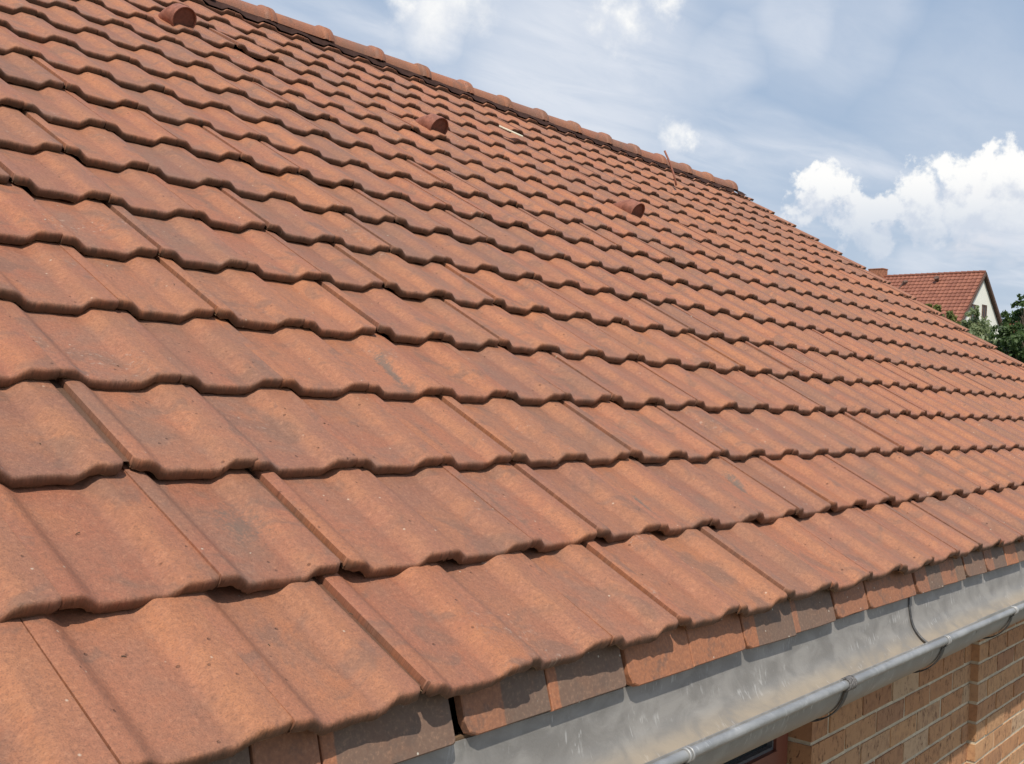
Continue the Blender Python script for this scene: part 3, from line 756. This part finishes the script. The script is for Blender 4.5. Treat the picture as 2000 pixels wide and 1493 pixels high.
# walls: mortar core and bricks ------------------------------------------
CO = .0885; BL = .2925; MJ = .0145
XA, XB, XC = 2.262, 3.956, 4.826
YW, YP, YR = .400, .364, .462
XD = 6.2
segs = [(XL + .3, .95, YW, YR), (XA, XB, YW, YR), (XB, XC, YP, YW), (XD, 8.2, YW, YR), (8.2, 9.1, YP, YW), (9.1, XV - .12, YW, YR)]
wall = None; mb = MB()
for x0, x1, y, yr in segs: mb.box((x0 + .004, y + .0045, GZ), (x1 - .004, y + .30, -.076))
for x0, x1 in ((.95, XA), (XC, XD)):
    mb.box((x0 - .01, YR + .02, GZ), (x1 + .01, YW + .301, -1.55))
    mb.box((x0 - .01, YR + .02, -.09), (x1 + .01, YW + .301, -.076))
# gable ends and rear wall
y2 = 2 * RY - .42
mb.box((XL + .28, YW + .3, GZ), (XL + .5, y2, -.076)); mb.box((XV - .34, YW + .302, GZ), (XV - .12, y2, -.076)); mb.box((XL + .28, y2 - .22, GZ), (XV - .12, y2 + .001, -.077))
for x0 in (XL + .28, XV - .34):
    mb.add([(x0, YW, -.075), (x0 + .22, YW, -.075), (x0 + .22, y2, -.075), (x0, y2, -.075), (x0, RY, RZ - .16), (x0 + .22, RY, RZ - .16)],
           [(0, 4, 3), (1, 2, 5), (0, 1, 5, 4), (3, 4, 5, 2), (0, 3, 2, 1)])
wall = mesh('wall', mb, M_MORTAR, house)
bricks = []
for x0, x1, y, yr in segs:
    row = 0; z = -.085
    while z > GZ + .02:
        zt_ = z; zb = z - CO + MJ; off = 0 if row % 2 else -BL / 2
        x = x0 + off
        while x < x1 - .01:
            a, b_ = max(x, x0), min(x + BL - MJ, x1)
            if b_ - a > .03: bricks.append((a, b_, y, zb, zt_))
            x += BL
        z -= CO; row += 1
# the visible area as single bricks, everything else of the brickwork joined
def vis(b_):
    P_ = np.array([((b_[0] + b_[1]) / 2, b_[2], (b_[3] + b_[4]) / 2)]); x, y, z = project(P_)
    return x[0] > 1380 and x[0] < 2150 and y[0] < 1700 and y[0] > 1150
near = [b_ for b_ in bricks if vis(b_)][:290]; far = [b_ for b_ in bricks if b_ not in near]
def brick_box(mb, b_, jit=.0018):
    a, c, y, z0, z1 = b_; dy = random.uniform(-.002, .0025)
    mb.box((a, y + dy, z0), (c, y + .095, z1), jit)
for b_ in near:
    mb = MB(); brick_box(mb, b_); mesh('brick', mb, M_BRICK, wall, loc=(b_[0], b_[2], b_[3]))
mb = MB()
for b_ in far: brick_box(mb, b_)
o = mesh('brickwork', mb, M_BRICK, wall, kind='stuff')
at = o.data.attributes.new('rnd', 'FLOAT', 'FACE'); at.data.foreach_set('value', np.repeat(rng.random(len(far)), 6).astype(np.float32))

# windows in the recesses --------------------------------------------------
def window(x0, x1, ztop, zbot, ztr):
    y0 = YR + .012; f = .085
    mb = MB()
    mb.box((x0, y0, zbot), (x0 + f, y0 + .07, ztop)); mb.box((x1 - f, y0, zbot), (x1, y0 + .07, ztop))
    mb.box((x0 + f, y0 + .001, ztop - f), (x1 - f, y0 + .069, ztop)); mb.box((x0 + f, y0 + .001, zbot), (x1 - f, y0 + .069, zbot + f))
    mb.box((x0 + f, y0 - .006, ztr - .06), (x1 - f, y0 + .068, ztr))
    w = mesh('window', mb, M_RED, house, loc=(x0, y0, zbot))
    s = MB(); xm = (x0 + x1) / 2
    ms = MB()
    for (a, b_, c, d_) in ((x0 + f, x1 - f, ztr, ztop - f), (x0 + f, x1 - f, zbot + f, ztr - .06)):
        g_ = .010
        for bx in ((a, c, a + g_, d_), (b_ - g_, c, b_, d_), (a + g_, c, b_ - g_, c + g_), (a + g_, d_ - g_, b_ - g_, d_)):
            ms.box((bx[0], y0 + .010, bx[1]), (bx[2], y0 + .05, bx[3]))
        mp_ = MB(); mp_.box((a + g_, y0 + .028, c + g_), (b_ - g_, y0 + .034, d_ - g_)); mesh('pane', mp_, M_GLASS, w)
    mesh('gasket', ms, M_SEAL, w)
window(.955, XA - .02, -.092, -1.52, -.356)
window(XC + .005, XD - .005, -.092, -1.52, -.356)
mb = MB()
for x0, x1 in ((.94, XA + .01), (XC - .01, XD + .01)): mb.box((x0, YP - .03, -1.60), (x1, YR + .03, -1.545))
mesh('window_sill', mb, M_BRICK, wall)

# ------------------------------------------------------------------ ground
def grass_mat():
    mt, k, b = newmat('meadow'); g = k.n('ShaderNodeNewGeometry'); n = k.noise(g.outputs['Position'], .25, 6, .65); n2 = k.noise(g.outputs['Position'], 9, 4, .6)
    c = k.mix(k.mr(n, .35, .65), (.055, .085, .025), (.10, .11, .045)); c = k.mix(k.mr(n2, .35, .7, 0, .5), c, (.04, .06, .02))
    k.put(b.inputs['Base Color'], c); b.inputs['Roughness'].default_value = .95; bump(k, b, n2, .6, .05); return mt
mb = MB(); gx = np.concatenate([-np.geomspace(1500, 4, 26), np.geomspace(4, 1500, 26)])
for yy in gx:
    for xx in gx: mb.v.append((xx + 5, yy + 5, GZ))
ng = len(gx)
for i in range(ng - 1):
    for j in range(ng - 1): mb.f.append((i * ng + j, i * ng + j + 1, (i + 1) * ng + j + 1, (i + 1) * ng + j))
mesh('ground', mb, grass_mat(), None, kind='structure')

mb = MB(); mb.add([(XL - 6, -5.5, GZ + .004), (XV + 4, -5.5, GZ + .004), (XV + 4, .9, GZ + .004), (XL - 6, .9, GZ + .004)], [(0, 1, 2, 3)])
mesh('bounce_yard', mb, simple('bounce_paving', (.20, .17, .13), .9, 0, 3, .12), None, kind='structure')  # unseen paving, added to bounce warm light onto gutter and wall

# ------------------------------------------------------------------ the house with the white gable, about 72 m away
def bgroof_mat(name, c0, c1):
    mt, k, b = newmat(name); g = k.n('ShaderNodeNewGeometry'); at = k.n('ShaderNodeAttribute', attribute_name='rnd')
    n = k.noise(g.outputs['Position'], 1.3, 4, .6)
    c = k.mix(at.outputs['Fac'], c0, c1); c = k.mix(k.mr(n, .35, .7, 0, .3), c, tuple(x * .6 for x in c0))
    k.put(b.inputs['Base Color'], c); b.inputs['Roughness'].default_value = .7; return mt
M_BGROOF = bgroof_mat('distant_roof_tiles', (.24, .085, .05), (.33, .125, .073))
M_WHITE = simple('white_render', (.90, .88, .78), .9, 0, .6, .03, .004)
M_BARGE = simple('brown_barge_board', (.13, .075, .055), .7)
M_CHIM = simple('chimney_brick', (.36, .15, .085), .9, 0, 6, .3)
def gable_house(name, apex, ridge_dir, length, pitch, halfw, label, wallh_ground, wallmat, over=.20, nwin=True):
    """apex = near end of the ridge; ridge runs away along ridge_dir"""
    rd = np.array([ridge_dir[0], ridge_dir[1], 0.0]); rd /= np.linalg.norm(rd); pr = np.array([-rd[1], rd[0], 0])
    tp = math.tan(rad(pitch)); zu = np.array([0, 0, 1.0])
    base = apex + rd * length / 2; base = (base[0], base[1], GZ)
    t = empty(name, base, label, 'house')
    A = np.array(apex)
    def q(l, w, z): return A + rd * l + pr * w + zu * z
    # walls with gables
    hw = halfw - .35; ze = -tp * hw - .18
    mb = MB(); zg = GZ - A[2]
    for l in (over, length - over):
        pass
    l0, l1 = over, length - over
    v = [q(l0, -hw, zg), q(l0, hw, zg), q(l0, hw, ze), q(l0, 0, -.18), q(l0, -hw, ze), q(l1, -hw, zg), q(l1, hw, zg), q(l1, hw, ze), q(l1, 0, -.18), q(l1, -hw, ze)]
    mb.add(v, [(0, 1, 2, 3, 4), (9, 8, 7, 6, 5), (0, 4, 9, 5), (1, 6, 7, 2)])
    wl = mesh('wall', mb, wallmat, t)
    # tiled slopes: stepped, rolled courses
    g_ = .34; sl = halfw / math.cos(rad(pitch)); nr = int(sl / g_); wt = .30; nc = int(length / wt)
    for sgn in (1, -1):
        mb = MB(); rn = []
        sub = 6
        nrm = pr * sgn * math.sin(rad(pitch)) + zu * math.cos(rad(pitch))
        dn = pr * sgn * math.cos(rad(pitch)) - zu * math.sin(rad(pitch))
        for r_ in range(nr):
            prev = None
            for (s, h) in ((r_ * g_ - .02, .01), ((r_ + 1) * g_, .055), ((r_ + 1) * g_, .01)):
                st = len(mb.v)
                for c in range(nc * sub + 1):
                    ph = (c % sub) / sub; hh = .035 * max(0, math.cos((ph) * 2 * math.pi)) + .0
                    mb.v.append(tuple(A + rd * (c * wt / sub) + dn * s + nrm * (h + hh)))
                if prev is not None:
                    for c in range(nc * sub): mb.f.append((prev + c, prev + c + 1, st + c + 1, st + c) if sgn > 0 else (prev + c, st + c, st + c + 1, prev + c + 1))
                    rn += list(np.repeat(rng.random(nc), sub))
                prev = st
        o = mesh('roof_slope', mb, M_BGROOF, t); at = o.data.attributes.new('rnd', 'FLOAT', 'FACE'); at.data.foreach_set('value', np.array(rn, np.float32))
    # ridge caps, barge boards, underside
    mb = MB(); nrc = int(length / .4)
    for i in range(nrc): mb.tube([q(i * .4, 0, .02), q(i * .4 + .37, 0, .03), q(i * .4 + .40, 0, .03)], [.10, .115, .13], 8)
    mesh('ridge_caps', mb, M_BGROOF, t)
    mb = MB(); sl2 = nr * g_
    for sgn in (1, -1):
        dn = pr * sgn * math.cos(rad(pitch)) - zu * math.sin(rad(pitch)); nrm = pr * sgn * math.sin(rad(pitch)) + zu * math.cos(rad(pitch))
        for (la, lb) in ((-.06, -.01), (length + .01, length + .06)):
            vs = [A + rd * l + dn * s + nrm * n_ for l in (la, lb) for s in (-.0, sl2) for n_ in (-.13, .03)]
            mb.add(vs, [(0, 2, 3, 1), (4, 5, 7, 6), (0, 1, 5, 4), (2, 6, 7, 3), (1, 3, 7, 5), (0, 4, 6, 2)])
        vs = [A + rd * l + dn * s + nrm * n_ for l in (0, length) for s in (-.0, sl2) for n_ in (-.07, -.02)]
        mb.add(vs, [(0, 2, 3, 1), (4, 5, 7, 6), (0, 1, 5, 4), (2, 6, 7, 3), (1, 3, 7, 5), (0, 4, 6, 2)])
    mesh('barge_board', mb, M_BARGE, t)
    return t, q, A, rd, pr
D = 72.0
ap = ray(1925, 532, D); d2 = (ray(1735, 541, 1.0) - CAM); tt = (ap[2] - CAM[2]) / d2[2]; p1 = CAM + d2 * tt
rdir = (p1 - ap)[:2]; LR = float(np.linalg.norm(p1 - ap)) + 2.6
bh, q, A, rd, pr = gable_house('gable_house', ap, rdir, LR, 47, 5.2, 'white gabled house with steep orange red roof and brick chimney beyond the tiled roof', None, M_WHITE)
# gable windows facing us
def bgwin(parent, cx, cz, w, h):
    yq = .20
    mb = MB()
    def bx(mb, a0, a1, b0, b1, l0, l1):
        v = [q(l, w_, z_) for l in (l0, l1) for w_ in (a0, a1) for z_ in (b0, b1)]
        mb.add(v, [(0, 2, 3, 1), (4, 5, 7, 6), (0, 1, 5, 4), (2, 6, 7, 3), (1, 3, 7, 5), (0, 4, 6, 2)])
    for a0, a1, b0, b1 in ((-w / 2, -w / 2 + .09, -h, 0), (w / 2 - .09, w / 2, -h, 0), (-w / 2, w / 2, -.10, 0), (-w / 2, w / 2, -h, -h + .1), (-.05, .05, -h, 0)):
        bx(mb, cx + a0, cx + a1, cz + b0, cz + b1, yq - .05, yq + .02)
    f_ = mesh('window', mb, M_BARGE, parent)
    mp_ = MB(); bx(mp_, cx - w / 2 + .02, cx + w / 2 - .02, cz - h + .02, cz - .02, yq - .02, yq + .01); mesh('pane', mp_, M_GLASS, f_)
def on_gable(px_, py_):
    d_ = ray(px_, py_, 1.0) - CAM; n_ = rd; t_ = ((A + rd * .20 - CAM) @ n_) / (d_ @ n_); P_ = CAM + d_ * t_ - A
    return float(P_ @ pr), float(P_[2])
for (xa, xb, ya, yb) in ((1896.5, 1909, 594, 628), (1918, 1925.5, 595, 624)):
    w1, z1_ = on_gable(xa, ya); w2, z2_ = on_gable(xb, yb); bgwin(bh, (w1 + w2) / 2, z1_, abs(w2 - w1), abs(z2_ - z1_))
# chimney at the far end of the ridge
tL = float(np.linalg.norm(p1 - ap))
cw = 33 / F_PX * D * 1.02 / 2
cc_ = ray(1721, 560, 1.0) - CAM; s_ = (A[2] - CAM[2] - .6) / cc_[2]
cpos = tL + .35
mb = MB(); h0, h1 = -1.4, .53
def cbox(mb, l0, l1, w0, w1, z0, z1):
    v = [q(l, w_, z_) for l in (l0, l1) for w_ in (w0, w1) for z_ in (z0, z1)]
    mb.add(v, [(0, 2, 3, 1), (4, 5, 7, 6), (0, 1, 5, 4), (2, 6, 7, 3), (1, 3, 7, 5), (0, 4, 6, 2)])
cbox(mb, cpos - .1, cpos + 1.0, -.34, .34, h0, h1)
ch = mesh('chimney', mb, M_CHIM, bh)
mb = MB(); cbox(mb, cpos - .13, cpos + 1.03, -.37, .37, h1, h1 + .06); mesh('chimney_cap', mb, M_CHIM, ch)
# two roof vents on the visible slope (found by pixel on the slope plane, then built there)
def on_slope(px_, py_):
    sg = 1 if (ray(px_, py_, D) - A) @ pr > 0 else -1
    best = None
    for sg in (1, -1):
        n_ = pr * sg * math.sin(rad(47)) + np.array([0, 0, 1]) * math.cos(rad(47)); d_ = ray(px_, py_, 1.0) - CAM
        if d_ @ n_ < 0: t_ = ((A - CAM) @ n_) / (d_ @ n_); best = (CAM + d_ * t_, n_, sg)
    return best
P_, n_, sg = on_slope(1832, 550); mb = MB(); mb.tube([P_ - n_ * .05, P_ + n_ * .22], .10, 10); mb.tube([P_ + n_ * .22, P_ + n_ * .36], .17, 10); mesh('roof_vent', mb, M_BARGE, bh)
P_, n_, sg = on_slope(1753, 569); Q_ = P_ + np.array([0, 0, .62]) + RW[0] * .36
mb = MB(); mb.tube([P_, Q_], .045, 8); mb.tube([Q_, Q_ + RW[0] * .28 + np.array([0, 0, .03])], .10, 8); mesh('vent_pipe', mb, M_BARGE, bh)

# a second, lower red roof peeping through the tree on the right
ap2 = ray(1965, 632, 58.0)
far_house = gable_house('low_house', ap2, (RW[0][0], RW[0][1]), 11.0, 38, 4.6, 'low house whose red roof peeps through the dark tree at the right edge', None, simple('grey_render', (.45, .40, .34), .9))

# ------------------------------------------------------------------ trees
def leaf_mat(name, c0, c1, trans=.35):
    mt, k, b = newmat(name); at = k.n('ShaderNodeAttribute', attribute_name='rnd')
    k.put(b.inputs['Base Color'], k.mix(at.outputs['Fac'], c0, c1)); b.inputs['Roughness'].default_value = .55
    tr = k.n('ShaderNodeBsdfTranslucent'); k.put(tr.inputs[0], k.mix(at.outputs['Fac'], tuple(x * 1.3 for x in c0), tuple(x * 1.5 for x in c1)))
    mx = k.n('ShaderNodeMixShader'); mx.inputs[0].default_value = trans
    out = [n for n in mt.node_tree.nodes if n.type == 'OUTPUT_MATERIAL'][0]
    k.put(mx.inputs[1], b.outputs[0]); k.put(mx.inputs[2], tr.outputs[0]); k.put(out.inputs[0], mx.outputs[0]); return mt
M_BARK = simple('bark', (.12, .09, .065), .95, 0, 9, .35, .01, (1, 1, .3))
def tree(name, base, top, lobes, nleaf, leaf, mat, label, seed, group=None):
    """lobes: (centre, radius) list in world space; leaves fill clumps spread through every lobe"""
    r = np.random.default_rng(seed)
    t = empty(name, tuple(base), label, 'tree', group)
    mb = MB(); base = np.array(base, float)
    trunk_top = np.mean([np.array(c) for c, _ in lobes], axis=0); trunk_top[2] -= .5
    mid = (base + trunk_top) / 2 + np.array([.12, -.08, 0])
    mb.tube([base, base + (mid - base) * .5 + np.array([-.03, .04, 0]), mid, trunk_top], [.17, .14, .11, .05], 9)
    for c, R in lobes:
        s = mid + (trunk_top - mid) * r.uniform(.1, .8); c = np.array(c); c = c + (s - c) * .12
        mb.tube([s, (s + c) / 2 + r.normal(0, .12, 3), c + r.normal(0, .1, 3)], [.035, .018, .008], 6)
        for _ in range(5):
            e = c + r.normal(0, 1, 3) * R * .45; mb.tube([(s + c) / 2, (c + e) / 2 + r.normal(0, .05, 3), e], [.010, .007, .004], 5)
    mesh('trunk', mb, M_BARK, t, smooth=True)
    tot = sum(R ** 2 for _, R in lobes); V = []; ids = []
    for c, R in lobes:
        n = int(nleaf * R ** 2 / tot); nc = max(6, int(n / 45))
        d = r.normal(size=(nc, 3)); d /= np.linalg.norm(d, axis=1)[:, None]
        cc = np.array(c) + d * (R * r.uniform(.45, 1.02, nc) ** .7)[:, None] * np.array([1, 1, .85])
        pick = r.integers(0, nc, n)
        p = cc[pick] + r.normal(0, 1, (n, 3)) * R * .13
        nrm = (p - np.array(c)); nrm /= np.linalg.norm(nrm, axis=1)[:, None] + 1e-6; nrm = nrm + r.normal(0, .7, (n, 3)) + np.array([0, 0, .4]); nrm /= np.linalg.norm(nrm, axis=1)[:, None]
        a = np.cross(nrm, r.normal(size=(n, 3))); a /= np.linalg.norm(a, axis=1)[:, None]; b_ = np.cross(nrm, a)
        sz = leaf * r.uniform(.6, 1.3, n)[:, None]
        V.append(np.stack([p - a * sz, p + b_ * sz * .45 - a * sz * .1 + nrm * sz * .12, p + a * sz, p - b_ * sz * .45 - a * sz * .1 + nrm * sz * .12], axis=1).reshape(-1, 3))
        cl = r.random(nc); ids.append(np.clip(cl[pick] * .6 + r.random(n) * .4, 0, 1))
    V = np.concatenate(V) - base; ids = np.concatenate(ids); n = len(ids)
    me = bpy.data.meshes.new('crown'); me.vertices.add(n * 4); me.vertices.foreach_set('co', V.ravel())
    me.loops.add(n * 4); me.loops.foreach_set('vertex_index', np.arange(n * 4, dtype=np.int32))
    me.polygons.add(n); me.polygons.foreach_set('loop_start', np.arange(0, n * 4, 4, dtype=np.int32)); me.update(calc_edges=True)
    me.materials.append(mat); at = me.attributes.new('rnd', 'FLOAT', 'FACE'); at.data.foreach_set('value', ids.astype(np.float32))
    link('crown', me, t, tuple(base))
M_DARKLEAF = leaf_mat('dark_foliage', (.030, .062, .018), (.105, .16, .042), .35)
M_PALELEAF = leaf_mat('pale_foliage', (.17, .22, .10), (.36, .40, .22), .45)
M_YELLEAF = leaf_mat('yellow_green_foliage', (.10, .14, .035), (.26, .26, .08), .4)
def lobesfrom(D_, L): return [(ray(x, y, D_ + dz), r_ / F_PX * D_) for x, y, r_, dz in L]
DT = 21.0
lb = lobesfrom(DT, [(1990, 600, 16, 0), (1975, 625, 22, 0), (2010, 630, 40, .2), (1958, 655, 24, -.1), (1990, 665, 36, -.3), (2030, 680, 60, .3), (1955, 690, 28, .1), (1985, 715, 46, -.2), (2060, 620, 55, .5), (2070, 740, 80, .2), (2000, 780, 80, .2), (2110, 690, 80, .6), (1995, 580, 7, 0)])
c0 = ray(2030, 740, DT); tree('leafy_tree', (c0[0], c0[1], GZ), None, lb, 26000, .045, M_DARKLEAF, 'dark green leafy tree at the right edge, beside the white gable', 5)
DT = 30.0
lb = lobesfrom(DT, [(1903, 606, 9, 0), (1898, 620, 15, 0), (1912, 634, 22, 0), (1895, 650, 24, 0), (1918, 655, 24, .2), (1935, 680, 24, 0), (1900, 690, 36, 0), (1940, 712, 36, .2), (1900, 740, 60, 0), (1890, 632, 10, 0)])
c0 = ray(1912, 740, DT); tree('birch_tree', (c0[0], c0[1], GZ), None, lb, 17000, .050, M_PALELEAF, 'pale grey green airy tree in front of the white gable', 6)
DT = 17.0
lb = lobesfrom(DT, [(1811, 603, 10, 0), (1834, 608, 13, 0), (1850, 624, 17, 0), (1866, 640, 12, 0), (1840, 650, 26, 0), (1810, 640, 24, 0), (1830, 690, 40, 0)])
c0 = ray(1836, 690, DT); tree('small_tree', (c0[0], c0[1], GZ), None, lb, 9000, .034, M_YELLEAF, 'small yellow green tree whose top peeps over the roof edge left of the gable', 7)
